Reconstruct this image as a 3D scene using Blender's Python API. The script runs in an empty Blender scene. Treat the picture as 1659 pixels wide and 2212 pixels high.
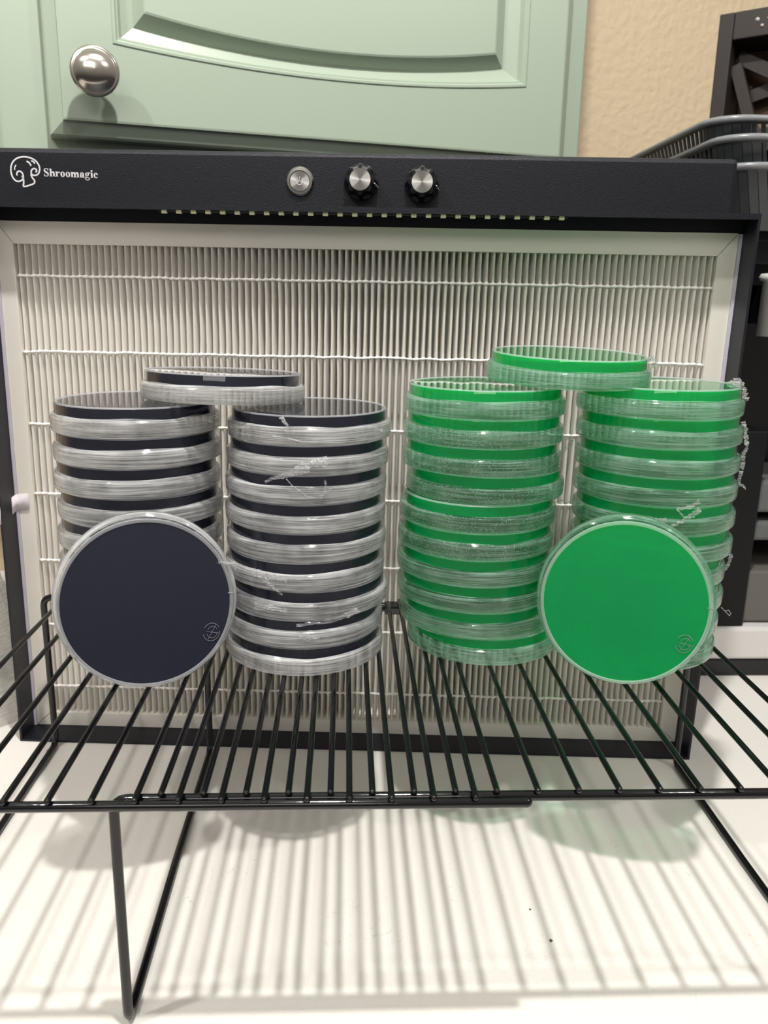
import bpy, math, random
from mathutils import Vector, Matrix, noise as mnoise

random.seed(7)
S = bpy.context.scene
COL = S.collection
PI = math.pi
MM = 0.001

# ------------------------------------------------------------------ camera
W, H = 1659, 2212
FPX = 1780.78
PITCH, ROLL, YAW = 0.2502, 0.0189, -0.0487
CAM = Vector((0.0, -298.90, 197.03))           # millimetres; z = 0 is the wire shelf


def cam_axes():
    cy, sy = math.cos(YAW), math.sin(YAW)
    R = Vector((cy, sy, 0)); F = Vector((-sy, cy, 0)); U = Vector((0, 0, 1))
    F2 = F * math.cos(PITCH) - U * math.sin(PITCH)
    U2 = U * math.cos(PITCH) + F * math.sin(PITCH)
    R3 = R * math.cos(ROLL) + U2 * math.sin(ROLL)
    U3 = U2 * math.cos(ROLL) - R * math.sin(ROLL)
    return R3, U3, F2


CR, CU, CF = cam_axes()
cd = bpy.data.cameras.new('camera')
cd.sensor_fit = 'HORIZONTAL'; cd.sensor_width = 36.0; cd.lens = 36.0 * FPX / W
cd.clip_start = 0.01; cd.clip_end = 20
cd.dof.use_dof = True; cd.dof.focus_distance = 0.43; cd.dof.aperture_fstop = 22
cam = bpy.data.objects.new('camera', cd); COL.objects.link(cam)
cam.matrix_world = Matrix(((CR.x, CU.x, -CF.x, CAM.x * MM), (CR.y, CU.y, -CF.y, CAM.y * MM),
                           (CR.z, CU.z, -CF.z, CAM.z * MM), (0, 0, 0, 1)))
S.camera = cam

# ------------------------------------------------------------------ world, lamps, exposure
S.view_settings.view_transform = 'Standard'
S.view_settings.look = 'None'
S.view_settings.gamma = 1.0
S.view_settings.use_curve_mapping = False
S.view_settings.exposure = 0.1
S.cycles.max_bounces = 14
S.cycles.diffuse_bounces = 5
S.cycles.glossy_bounces = 5
S.cycles.transmission_bounces = 8
S.cycles.transparent_max_bounces = 40
S.cycles.caustics_reflective = False
S.cycles.caustics_refractive = False
S.cycles.sample_clamp_indirect = 6.0

wd = bpy.data.worlds.new('room_light'); S.world = wd; wd.use_nodes = True
_nt = wd.node_tree; _bg = _nt.nodes['Background']; _bg.inputs[1].default_value = 1.0
_tc = _nt.nodes.new('ShaderNodeTexCoord'); _sx = _nt.nodes.new('ShaderNodeSeparateXYZ'); _rp = _nt.nodes.new('ShaderNodeValToRGB')
_mr = _nt.nodes.new('ShaderNodeMapRange'); _mr.inputs['From Min'].default_value = -1.0
_nt.links.new(_tc.outputs['Generated'], _sx.inputs[0]); _nt.links.new(_sx.outputs[2], _mr.inputs['Value'])
_nt.links.new(_mr.outputs[0], _rp.inputs[0]); _nt.links.new(_rp.outputs[0], _bg.inputs[0])
_e = _rp.color_ramp.elements                      # a dim room: dark floor, warm walls, pale ceiling
_e[0].position = .42; _e[0].color = (.05, .045, .04, 1)
_e[1].position = .95; _e[1].color = (.55, .52, .48, 1)
_m = _e.new(.56); _m.color = (.26, .245, .225, 1)


def bulb(name, loc, power, col, r):
    l = bpy.data.lights.new(name, 'POINT'); l.energy = power; l.color = col; l.shadow_soft_size = r
    o = bpy.data.objects.new(name, l); COL.objects.link(o); o.location = Vector(loc) * MM


bulb('ceiling_lamp', (40, -105, 1050), 37.0, (1.0, 0.972, 0.93), 0.02)
bulb('ceiling_lamp', (-520, -215, 1000), 15.0, (1.0, 0.95, 0.91), 0.02)
al = bpy.data.lights.new('front_fill', 'AREA'); al.shape = 'RECTANGLE'; al.size = 1.2; al.size_y = .5
al.energy = 9.0; al.color = (1.0, 0.96, 0.92)
ao = bpy.data.objects.new('front_fill', al); COL.objects.link(ao)
ao.location = Vector((-250, -1750, 1350)) * MM                      # added soft fill light, well behind the viewer, to brighten upright faces
ao.rotation_euler = (Vector((0, 200, 100)) - Vector((-250, -1750, 1350))).to_track_quat('-Z', 'Y').to_euler()
bulb('ceiling_lamp', (700, -320, 1050), 9.0, (0.98, 0.97, 0.92), 0.03)


# ------------------------------------------------------------------ geometry helpers (all in millimetres)
def ray(px, py):
    return CR * ((px - W / 2) / FPX) - CU * ((py - H / 2) / FPX) + CF


def on_plane(px, py, P0, N):
    d = ray(px, py)
    return CAM + d * ((Vector(P0) - CAM).dot(N) / d.dot(N))


def on_cyl(px, py, cx, cy, r):
    d = ray(px, py); ox, oy = CAM.x - cx, CAM.y - cy
    a = d.x * d.x + d.y * d.y; b = ox * d.x + oy * d.y; c = ox * ox + oy * oy - r * r
    disc = b * b - a * c
    t = (-b - math.sqrt(max(0.0, disc))) / a
    return CAM + d * t


class MB:
    def __init__(s):
        s.v = []; s.f = []; s.sm = []

    def add(s, vs, fs, smooth=False):
        n = len(s.v)
        s.v += [Vector(p) for p in vs]
        s.f += [tuple(i + n for i in f) for f in fs]
        s.sm += [smooth] * len(fs)
        return s

    def box(s, x0, x1, y0, y1, z0, z1):
        vs = [(x, y, z) for z in (z0, z1) for y in (y0, y1) for x in (x0, x1)]
        return s.add(vs, [(0, 2, 3, 1), (4, 5, 7, 6), (0, 1, 5, 4), (2, 6, 7, 3), (0, 4, 6, 2), (1, 3, 7, 5)])

    def tube(s, pts, r, seg=10, caps=True, round_caps=False):
        pts = [Vector(p) for p in pts]
        if round_caps:
            a = (pts[0] - pts[1]).normalized(); b = (pts[-1] - pts[-2]).normalized()
            rr = r if not isinstance(r, (list, tuple)) else r[0]
            pre = [(pts[0] + a * rr * math.sin(t), rr * math.cos(t)) for t in (1.45, 1.1, .7, .35)]
            post = [(pts[-1] + b * rr * math.sin(t), rr * math.cos(t)) for t in (.35, .7, 1.1, 1.45)]
            rs = [q[1] for q in pre] + [rr] * len(pts) + [q[1] for q in post]
            pts = [q[0] for q in pre] + pts + [q[0] for q in post]
        else:
            rs = list(r) if isinstance(r, (list, tuple)) else [r] * len(pts)
        n = len(pts); T = []
        for i in range(n):
            d = pts[min(i + 1, n - 1)] - pts[max(i - 1, 0)]
            T.append(d.normalized())
        up = Vector((0, 0, 1)) if abs(T[0].z) < .9 else Vector((1, 0, 0))
        X = T[0].cross(up).normalized()
        vs = []
        for i in range(n):
            X = (X - T[i] * X.dot(T[i])).normalized(); Y = T[i].cross(X)
            for k in range(seg):
                a = 2 * PI * k / seg
                vs.append(pts[i] + (X * math.cos(a) + Y * math.sin(a)) * rs[i])
        fs = [(i * seg + k, i * seg + (k + 1) % seg, (i + 1) * seg + (k + 1) % seg, (i + 1) * seg + k)
              for i in range(n - 1) for k in range(seg)]
        s.add(vs, fs, True)
        if caps:
            s.add(vs[:seg], [tuple(range(seg))[::-1]]); s.add(vs[-seg:], [tuple(range(seg))])
        return s

    def lathe(s, prof, seg=96, closed=False, fr=None, fz=None):
        """prof: list of (r, z) about the z axis; closed joins the last ring to the first"""
        vs = []; n = len(prof)
        for j, (r, z) in enumerate(prof):
            for k in range(seg):
                a = 2 * PI * k / seg
                rr = r + (fr(j, a) if fr else 0); zz = z + (fz(j, a) if fz else 0)
                vs.append((rr * math.cos(a), rr * math.sin(a), zz))
        fs = []
        for j in range(n if closed else n - 1):
            j2 = (j + 1) % n
            for k in range(seg):
                k2 = (k + 1) % seg
                fs.append((j * seg + k, j * seg + k2, j2 * seg + k2, j2 * seg + k))
        return s.add(vs, fs, True)

    def disc_cap(s, r, z, seg=96, up=True):
        vs = [(r * math.cos(2 * PI * k / seg), r * math.sin(2 * PI * k / seg), z) for k in range(seg)]
        return s.add(vs, [tuple(range(seg)) if up else tuple(range(seg))[::-1]])

    def xf(s, M):
        s.v = [M @ p for p in s.v]; return s

    def mesh(s, name, m, edge=None):
        me = bpy.data.meshes.new(name)
        me.from_pydata([tuple(p * MM) for p in s.v], [], s.f)
        me.polygons.foreach_set('use_smooth', s.sm)
        if m: me.materials.append(m)
        me.update()
        return me

    def build(s, name, m, parent=None, smooth_angle=None):
        me = s.mesh(name, m)
        if smooth_angle is not None:
            me.polygons.foreach_set('use_smooth', [True] * len(me.polygons))
            me.set_sharp_from_angle(angle=math.radians(smooth_angle))
        o = bpy.data.objects.new(name, me); COL.objects.link(o)
        if parent: o.parent = parent
        return o


def bevel(o, w, seg=2):
    b = o.modifiers.new('bevel', 'BEVEL'); b.width = w * MM; b.segments = seg
    b.limit_method = 'ANGLE'; b.angle_limit = math.radians(40)
    return o


def fillet(pts, r, n=6):
    pts = [Vector(p) for p in pts]; out = [pts[0]]
    for i in range(1, len(pts) - 1):
        a = (pts[i - 1] - pts[i]).normalized(); b = (pts[i + 1] - pts[i]).normalized()
        p0 = pts[i] + a * r; p1 = pts[i] + b * r
        for k in range(n + 1):
            t = k / n
            out.append(p0 * (1 - t) ** 2 + pts[i] * 2 * t * (1 - t) + p1 * t * t)
    out.append(pts[-1]); return out


def tag(o, label, cat, group=None):
    o['label'] = label; o['category'] = cat
    if group: o['group'] = group
    return o


def thing(name, label, cat, loc=(0, 0, 0), group=None):
    o = bpy.data.objects.new(name, None); COL.objects.link(o)
    o.empty_display_size = 0.01; o.location = Vector(loc) * MM
    return tag(o, label, cat, group)


# ------------------------------------------------------------------ materials
def lin(c):
    return tuple((x / 255 / 12.92) if x / 255 <= .04045 else ((x / 255 + .055) / 1.055) ** 2.4 for x in c) + (1.0,)


def newmat(name):
    m = bpy.data.materials.new(name); m.use_nodes = True
    nt = m.node_tree; nt.nodes.clear()
    out = nt.nodes.new('ShaderNodeOutputMaterial')
    return m, nt, out


def nd(nt, kind, **kw):
    n = nt.nodes.new(kind)
    for k, v in kw.items():
        if k.startswith('i_'):
            n.inputs[k[2:].replace('_', ' ')].default_value = v
        else:
            setattr(n, k, v)
    return n


def pbr(name, col, rough=.5, metal=0.0, bump=0.0, bscale=500.0, var=0.0, vscale=40.0, spec=.5, coat=0.0, aniso=0.0, bdist=.001):
    m, nt, out = newmat(name)
    b = nd(nt, 'ShaderNodeBsdfPrincipled')
    b.inputs['Base Color'].default_value = col
    b.inputs['Roughness'].default_value = rough
    b.inputs['Metallic'].default_value = metal
    b.inputs['Specular IOR Level'].default_value = spec
    b.inputs['Coat Weight'].default_value = coat
    b.inputs['Coat Roughness'].default_value = .05
    b.inputs['Anisotropic'].default_value = aniso
    tc = nd(nt, 'ShaderNodeTexCoord')
    if bump > 0:
        n = nd(nt, 'ShaderNodeTexNoise'); n.inputs['Scale'].default_value = bscale; n.inputs['Detail'].default_value = 3
        bp = nd(nt, 'ShaderNodeBump'); bp.inputs['Strength'].default_value = bump; bp.inputs['Distance'].default_value = bdist
        nt.links.new(tc.outputs['Object'], n.inputs['Vector'])
        nt.links.new(n.outputs['Fac'], bp.inputs['Height']); nt.links.new(bp.outputs['Normal'], b.inputs['Normal'])
    if var > 0:
        n = nd(nt, 'ShaderNodeTexNoise'); n.inputs['Scale'].default_value = vscale; n.inputs['Detail'].default_value = 4
        mx = nd(nt, 'ShaderNodeMix', data_type='RGBA')
        mx.inputs['A'].default_value = tuple(c * (1 - var) for c in col[:3]) + (1,)
        mx.inputs['B'].default_value = tuple(min(1, c * (1 + var)) for c in col[:3]) + (1,)
        nt.links.new(tc.outputs['Object'], n.inputs['Vector'])
        nt.links.new(n.outputs['Fac'], mx.inputs['Factor']); nt.links.new(mx.outputs['Result'], b.inputs['Base Color'])
    nt.links.new(b.outputs[0], out.inputs[0])
    return m


def schlick(nt, bump=None, f0=.04):
    """mirror share of a thin sheet, the same from either side"""
    lw = nd(nt, 'ShaderNodeLayerWeight'); lw.inputs['Blend'].default_value = .5
    if bump: nt.links.new(bump.outputs[0], lw.inputs['Normal'])
    p = nd(nt, 'ShaderNodeMath', operation='POWER'); p.inputs[1].default_value = 5
    a = nd(nt, 'ShaderNodeMath', operation='MULTIPLY_ADD'); a.inputs[1].default_value = 1 - f0; a.inputs[2].default_value = f0
    nt.links.new(lw.outputs['Facing'], p.inputs[0]); nt.links.new(p.outputs[0], a.inputs[0])
    return a


def clear_plastic(name, tint=(.985, .987, .99, 1), haze=.06, rough=.02, hazecol=(.8, .82, .85, 1)):
    """thin clear polystyrene: sees straight through, mirrors at grazing angles, faint haze"""
    m, nt, out = newmat(name)
    tr = nd(nt, 'ShaderNodeBsdfTransparent'); tr.inputs[0].default_value = tint
    df = nd(nt, 'ShaderNodeBsdfDiffuse'); df.inputs[0].default_value = hazecol
    tl = nd(nt, 'ShaderNodeBsdfTranslucent'); tl.inputs[0].default_value = hazecol
    a1 = nd(nt, 'ShaderNodeMixShader'); a1.inputs[0].default_value = .5
    nt.links.new(df.outputs[0], a1.inputs[1]); nt.links.new(tl.outputs[0], a1.inputs[2])
    a2 = nd(nt, 'ShaderNodeMixShader'); a2.inputs[0].default_value = haze
    nt.links.new(tr.outputs[0], a2.inputs[1]); nt.links.new(a1.outputs[0], a2.inputs[2])
    gl = nd(nt, 'ShaderNodeBsdfGlossy'); gl.inputs['Roughness'].default_value = rough
    fr = schlick(nt)
    mx = nd(nt, 'ShaderNodeMixShader')
    nt.links.new(fr.outputs[0], mx.inputs[0]); nt.links.new(a2.outputs[0], mx.inputs[1]); nt.links.new(gl.outputs[0], mx.inputs[2])
    nt.links.new(mx.outputs[0], out.inputs[0])
    return m


def agar(name, col, through, see, rough=.15, radius=(.0006, .006, .002)):
    """jelly: light scatters about inside it, and a little passes straight through tinted"""
    m, nt, out = newmat(name)
    b = nd(nt, 'ShaderNodeBsdfPrincipled')
    b.inputs['Base Color'].default_value = col
    b.inputs['Roughness'].default_value = rough
    b.inputs['Specular IOR Level'].default_value = .12
    b.inputs['Subsurface Weight'].default_value = 1.0 if radius else 0.0
    if radius:
        b.inputs['Subsurface Radius'].default_value = radius; b.inputs['Subsurface Scale'].default_value = 1.0
    tr = nd(nt, 'ShaderNodeBsdfTransparent'); tr.inputs[0].default_value = through
    mx = nd(nt, 'ShaderNodeMixShader'); mx.inputs[0].default_value = see
    nt.links.new(b.outputs[0], mx.inputs[1]); nt.links.new(tr.outputs[0], mx.inputs[2])
    nt.links.new(mx.outputs[0], out.inputs[0])
    return m


def film(name, lo=.15, hi=.6, drops=False, inner=.65, col=(.86, .87, .88, 1)):
    """stretched sealing film wound round the rim: milky streaks along the pull"""
    m, nt, out = newmat(name)
    tc = nd(nt, 'ShaderNodeTexCoord'); oi = nd(nt, 'ShaderNodeObjectInfo')
    mp = nd(nt, 'ShaderNodeMapping'); mp.inputs['Scale'].default_value = (26, 26, 1500)
    nt.links.new(tc.outputs['Object'], mp.inputs['Vector'])
    w = nd(nt, 'ShaderNodeMath', operation='MULTIPLY'); w.inputs[1].default_value = 40
    nt.links.new(oi.outputs['Random'], w.inputs[0])
    n = nd(nt, 'ShaderNodeTexNoise', noise_dimensions='4D'); n.inputs['Scale'].default_value = 1; n.inputs['Detail'].default_value = 3
    n.inputs['Roughness'].default_value = .6
    nt.links.new(mp.outputs[0], n.inputs['Vector']); nt.links.new(w.outputs[0], n.inputs['W'])
    mr = nd(nt, 'ShaderNodeMapRange'); mr.inputs['From Min'].default_value = .40; mr.inputs['From Max'].default_value = .62
    mr.inputs['To Min'].default_value = lo; mr.inputs['To Max'].default_value = hi
    nt.links.new(n.outputs['Fac'], mr.inputs['Value'])
    # broad patches where the film is thin or doubled
    n2 = nd(nt, 'ShaderNodeTexNoise', noise_dimensions='4D'); n2.inputs['Scale'].default_value = 60
    nt.links.new(tc.outputs['Object'], n2.inputs['Vector']); nt.links.new(w.outputs[0], n2.inputs['W'])
    mr2 = nd(nt, 'ShaderNodeMapRange'); mr2.inputs['From Min'].default_value = .3; mr2.inputs['From Max'].default_value = .7
    mr2.inputs['To Min'].default_value = .6; mr2.inputs['To Max'].default_value = 1.3
    nt.links.new(n2.outputs['Fac'], mr2.inputs['Value'])
    mu = nd(nt, 'ShaderNodeMath', operation='MULTIPLY', use_clamp=True)
    nt.links.new(mr.outputs[0], mu.inputs[0]); nt.links.new(mr2.outputs[0], mu.inputs[1])
    fac = mu.outputs[0]
    hgt = n.outputs['Fac']
    if drops:
        vo = nd(nt, 'ShaderNodeTexVoronoi'); vo.inputs['Scale'].default_value = 800
        nt.links.new(tc.outputs['Object'], vo.inputs['Vector'])
        lt = nd(nt, 'ShaderNodeMath', operation='LESS_THAN'); lt.inputs[1].default_value = .24
        nt.links.new(vo.outputs['Distance'], lt.inputs[0])
        mxx = nd(nt, 'ShaderNodeMath', operation='MAXIMUM')
        k = nd(nt, 'ShaderNodeMath', operation='MULTIPLY'); k.inputs[1].default_value = .6
        nt.links.new(lt.outputs[0], k.inputs[0])
        nt.links.new(fac, mxx.inputs[0]); nt.links.new(k.outputs[0], mxx.inputs[1]); fac = mxx.outputs[0]
    bp = nd(nt, 'ShaderNodeBump'); bp.inputs['Strength'].default_value = .5; bp.inputs['Distance'].default_value = .0006
    nt.links.new(hgt, bp.inputs['Height'])
    tr = nd(nt, 'ShaderNodeBsdfTransparent'); tr.inputs[0].default_value = (.97, .975, .98, 1)
    df = nd(nt, 'ShaderNodeBsdfDiffuse'); df.inputs[0].default_value = col
    tl = nd(nt, 'ShaderNodeBsdfTranslucent'); tl.inputs[0].default_value = col
    nt.links.new(bp.outputs[0], df.inputs['Normal'])
    a1 = nd(nt, 'ShaderNodeMixShader'); a1.inputs[0].default_value = inner
    nt.links.new(df.outputs[0], a1.inputs[1]); nt.links.new(tl.outputs[0], a1.inputs[2])
    a2 = nd(nt, 'ShaderNodeMixShader')
    nt.links.new(fac, a2.inputs[0]); nt.links.new(tr.outputs[0], a2.inputs[1]); nt.links.new(a1.outputs[0], a2.inputs[2])
    gl = nd(nt, 'ShaderNodeBsdfGlossy'); gl.inputs['Roughness'].default_value = .07
    nt.links.new(bp.outputs[0], gl.inputs['Normal'])
    fr = schlick(nt, bp)
    mx = nd(nt, 'ShaderNodeMixShader')
    nt.links.new(fr.outputs[0], mx.inputs[0]); nt.links.new(a2.outputs[0], mx.inputs[1]); nt.links.new(gl.outputs[0], mx.inputs[2])
    nt.links.new(mx.outputs[0], out.inputs[0])
    return m


def thin_paper(name, col, through):
    """glass-fibre paper: matt, with some light carried through the sheet"""
    m, nt, out = newmat(name)
    df = nd(nt, 'ShaderNodeBsdfDiffuse'); df.inputs[0].default_value = col
    tl = nd(nt, 'ShaderNodeBsdfTranslucent'); tl.inputs[0].default_value = col
    tc = nd(nt, 'ShaderNodeTexCoord'); n = nd(nt, 'ShaderNodeTexNoise'); n.inputs['Scale'].default_value = 900
    bp = nd(nt, 'ShaderNodeBump'); bp.inputs['Strength'].default_value = .2; bp.inputs['Distance'].default_value = .0005
    nt.links.new(tc.outputs['Object'], n.inputs['Vector']); nt.links.new(n.outputs['Fac'], bp.inputs['Height'])
    nt.links.new(bp.outputs[0], df.inputs['Normal'])
    mx = nd(nt, 'ShaderNodeMixShader'); mx.inputs[0].default_value = through
    nt.links.new(df.outputs[0], mx.inputs[1]); nt.links.new(tl.outputs[0], mx.inputs[2]); nt.links.new(mx.outputs[0], out.inputs[0])
    return m


def counter_mat():
    m, nt, out = newmat('white_worktop')
    b = nd(nt, 'ShaderNodeBsdfPrincipled'); b.inputs['Roughness'].default_value = .42
    tc = nd(nt, 'ShaderNodeTexCoord')
    n = nd(nt, 'ShaderNodeTexNoise'); n.inputs['Scale'].default_value = 900; n.inputs['Detail'].default_value = 2
    nt.links.new(tc.outputs['Object'], n.inputs['Vector'])
    r1 = nd(nt, 'ShaderNodeMapRange'); r1.inputs['From Min'].default_value = .3; r1.inputs['From Max'].default_value = .38
    nt.links.new(n.outputs['Fac'], r1.inputs['Value'])
    # hair-fine marks: a thin iso-line of a warped noise, only inside a few patches
    n2 = nd(nt, 'ShaderNodeTexNoise'); n2.inputs['Scale'].default_value = 45; n2.inputs['Detail'].default_value = 5; n2.inputs['Distortion'].default_value = 1.2
    nt.links.new(tc.outputs['Object'], n2.inputs['Vector'])
    s = nd(nt, 'ShaderNodeMath', operation='SUBTRACT'); s.inputs[1].default_value = .5
    ab = nd(nt, 'ShaderNodeMath', operation='ABSOLUTE'); lt = nd(nt, 'ShaderNodeMath', operation='LESS_THAN'); lt.inputs[1].default_value = .0018
    nt.links.new(n2.outputs['Fac'], s.inputs[0]); nt.links.new(s.outputs[0], ab.inputs[0]); nt.links.new(ab.outputs[0], lt.inputs[0])
    n3 = nd(nt, 'ShaderNodeTexNoise'); n3.inputs['Scale'].default_value = 22
    nt.links.new(tc.outputs['Object'], n3.inputs['Vector'])
    gt = nd(nt, 'ShaderNodeMath', operation='GREATER_THAN'); gt.inputs[1].default_value = .62
    nt.links.new(n3.outputs['Fac'], gt.inputs[0])
    an = nd(nt, 'ShaderNodeMath', operation='MULTIPLY'); nt.links.new(lt.outputs[0], an.inputs[0]); nt.links.new(gt.outputs[0], an.inputs[1])
    m1 = nd(nt, 'ShaderNodeMix', data_type='RGBA'); m1.inputs['A'].default_value = lin((222, 214, 204)); m1.inputs['B'].default_value = lin((232, 228, 222))
    nt.links.new(r1.outputs[0], m1.inputs['Factor'])
    m2 = nd(nt, 'ShaderNodeMix', data_type='RGBA'); m2.inputs['B'].default_value = lin((206, 196, 184))
    nt.links.new(an.outputs[0], m2.inputs['Factor']); nt.links.new(m1.outputs['Result'], m2.inputs['A'])
    nt.links.new(m2.outputs['Result'], b.inputs['Base Color'])
    nt.links.new(b.outputs[0], out.inputs[0])
    return m


def brushed_radial(name):
    """spun aluminium cap: fine radial turning marks"""
    m, nt, out = newmat(name)
    b = nd(nt, 'ShaderNodeBsdfPrincipled')
    b.inputs['Base Color'].default_value = lin((205, 203, 198)); b.inputs['Metallic'].default_value = 1; b.inputs['Roughness'].default_value = .28
    b.inputs['Anisotropic'].default_value = .85
    tg = nd(nt, 'ShaderNodeTangent', direction_type='RADIAL', axis='Z'); nt.links.new(tg.outputs[0], b.inputs['Tangent'])
    nt.links.new(b.outputs[0], out.inputs[0])
    return m


M = dict(
    counter=counter_mat(),
    wall=pbr('orange_peel_wall', lin((216, 195, 164)), .7, bump=1.0, bscale=110, bdist=.0024),
    sage=pbr('sage_paint', lin((158, 171, 154)), .32, bump=.04, bscale=300),
    black=pbr('black_powder_coat', lin((20, 21, 29)), .42, bump=.25, bscale=1500, spec=.35),
    wire=pbr('black_wire_coating', lin((7, 7, 9)), .11, bump=.05, bscale=250, spec=.5),
    paper=thin_paper('pleated_filter_paper', lin((250, 248, 244)), .45),
    board=pbr('white_filter_frame', lin((228, 223, 214)), .6, bump=.05, bscale=300, spec=.2),
    glue=pbr('hot_melt_bead', lin((236, 233, 228)), .45, bump=.1, bscale=400),
    gasket=pbr('pale_lilac_foam', lin((206, 200, 214)), .9, bump=.3, bscale=900, spec=.1),
    steel=pbr('polished_steel', lin((200, 197, 190)), .2, 1.0),
    nickel=pbr('brushed_nickel', lin((196, 190, 180)), .2, 1.0, aniso=.5),
    spun=brushed_radial('spun_aluminium'),
    knobblack=pbr('glossy_black_plastic', lin((14, 14, 17)), .15, spec=.6),
    decal=pbr('white_print', lin((214, 212, 214)), .5),
    led=pbr('led_chip_resin', lin((206, 208, 168)), .5),
    pcb=pbr('led_strip_tape', lin((30, 34, 34)), .4),
    base=clear_plastic('clear_polystyrene', haze=.004, hazecol=(.72, .76, .95, 1)),
    base_plate=clear_plastic('polystyrene_base_plate', haze=.018, hazecol=(.70, .74, .95, 1)),
    base_rim=clear_plastic('moulded_rim_polystyrene', haze=.42, hazecol=(.9, .92, .96, 1)),  # whitish haze stands in for refracted highlights along the rim
    lid=clear_plastic('clear_lid_polystyrene', haze=.02),
    lid_lit_green=clear_plastic('lid_polystyrene_agar_light', tint=(.66, .975, .82, 1), haze=.05, hazecol=(.45, .95, .68, 1)),  # pale green tint imitates light passing through the green agar
    mark=pbr('embossed_mark_edge', lin((118, 122, 134)), .3),
    black_agar=agar('black_agar', lin((33, 35, 48)), (.02, .02, .03, 1), .0, radius=None),
    green_agar=agar('green_agar', (.001, .52, .165, 1), (.008, .78, .33, 1), .55),
    film=film('sealing_film', .3, .92, inner=.5, col=(.92, .93, .94, 1)),
    film_lit_green=film('thin_film_agar_light', .10, .6, col=(.70, .97, .83, 1)),  # green cast of light from the agar put into the film colour
    film_wet_lit_green=film('film_droplets_agar_light', .06, .45, True, col=(.72, .97, .84, 1)),  # droplets on film; its green colour stands in for light through the agar
    film_tail=film('loose_sealing_film', .15, .7, col=(.95, .95, .96, 1)),
    dark_plastic=pbr('dark_grey_plastic', lin((58, 61, 64)), .34, bump=.05, bscale=200),
    rim=pbr('rim_plastic_highlight', lin((120, 122, 124)), .3),  # paler than the basket wall: highlight along the rim put into its colour
    brown=pbr('dark_brown_stain', lin((34, 26, 21)), .6, var=.2, vscale=60),
    tan=pbr('tan_fibreboard', lin((128, 104, 82)), .7),
    studs=pbr('pale_studs', lin((190, 180, 172)), .35),
    appliance=pbr('appliance_black', lin((12, 13, 16)), .35),
    appliance_grey=pbr('appliance_charcoal', lin((12, 13, 16)), .5, spec=.25),
    silver=pbr('silver_plastic', lin((214, 212, 210)), .35),
    greyvent=pbr('grey_vent', lin((92, 95, 94)), .6, var=.2, vscale=120),
    taupe=pbr('grey_taupe_panel', lin((98, 95, 90)), .6),
    tape=pbr('white_tape', lin((222, 214, 218)), .6),
    bag=film('clear_bag_plastic', .3, .7),
    crumb=pbr('brown_crumb', lin((88, 80, 68)), .8),
)

ZT = -116.7                      # worktop height

# ------------------------------------------------------------------ setting: worktop, wall, cabinet
wt = MB(); _c = [(-1100, -420), (1100, -420), (1100, 1040), (-1100, 450)]
wt.add([(x, y, z) for z in (ZT - 38, ZT) for x, y in _c], [(3, 2, 1, 0), (4, 5, 6, 7), (0, 1, 5, 4), (1, 2, 6, 5), (2, 3, 7, 6), (3, 0, 4, 7)])
o = wt.build('worktop', M['counter'])
tag(o, 'white worktop under the wire shelf with the shelf shadow across it', 'worktop')

CB0 = Vector((-216.0, 399.7, 330.0)); CBA = 0.262     # cabinet door plane: lower left door corner
CU_ = Vector((math.cos(CBA), math.sin(CBA), 0)); CN = Vector((-math.sin(CBA), math.cos(CBA), 0))
CM = Matrix(((CU_.x, CN.x, 0, CB0.x), (CU_.y, CN.y, 0, CB0.y), (0, 0, 1, 0), (0, 0, 0, 1)))  # local (u, depth, world z)

wall = MB().box(-1500, 1500, 330, 350, ZT - 900, 1500).xf(CM).build('wall_back', M['wall'])
wall['kind'] = 'structure'

cab = thing('wall_cabinet', 'sage green wall cabinet with arched raised-panel door above the black hood', 'cabinet')
body = MB()
body.box(-420, 457, 22, 326, 300, 1080)
b = body.xf(CM).build('body', M['sage'], cab); bevel(b, 1.5)
# neighbouring door edge line on the left stile
MB().box(-420, -62, 4, 21.5, 318, 1062).xf(CM).build('side_door', M['sage'], cab)


def door_loop(u0, u1, z0, z1, sag, d, nb=40):
    """closed outline: bottom arc, right side, top arc, left side"""
    pts = []
    for i in range(nb + 1):
        t = i / nb; pts.append((u0 + (u1 - u0) * t, d, z0 - sag * (1 - (2 * t - 1) ** 2)))
    for i in range(1, 12):
        pts.append((u1, d, z0 + (z1 - z0) * i / 12))
    for i in range(nb + 1):
        t = 1 - i / nb; pts.append((u0 + (u1 - u0) * t, d, z1 + sag * (1 - (2 * t - 1) ** 2)))
    for i in range(1, 12):
        pts.append((u0, d, z1 - (z1 - z0) * i / 12))
    return pts


loops = [
    door_loop(-13, 434, 317, 1062, 0, 21.5), door_loop(-13, 434, 317, 1062, 0, 9), door_loop(-11.5, 432.5, 318.5, 1060, 0, 7.5),
    door_loop(-2.5, 426, 327.5, 1051, 0, 3.0), door_loop(-2.0, 425.5, 328, 1050.5, 0, .4), door_loop(-.5, 424, 329.5, 1049, 0, 0),
    door_loop(37, 388, 383.5, 993, 10.5, 0), door_loop(38, 387, 384.5, 992, 10.5, -.9), door_loop(39.8, 385.2, 386.2, 990, 10.5, -.9), door_loop(41, 384, 387.4, 989, 10.5, .8),
    door_loop(42, 383, 388.5, 988, 10.5, .8), door_loop(44, 381, 390.5, 986, 10.5, 6.0),
    door_loop(53, 368, 399, 976, 12, 9.5), door_loop(61.5, 357.5, 407.6, 967, 12.8, .6), door_loop(63, 356, 409, 966, 12.8, 0),
]
dm = MB(); nL = len(loops[0])
vs = [p for L_ in loops for p in L_]
fs = []
for j in range(len(loops) - 1):
    for k in range(nL):
        k2 = (k + 1) % nL
        fs.append((j * nL + k, j * nL + k2, (j + 1) * nL + k2, (j + 1) * nL + k))
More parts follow.
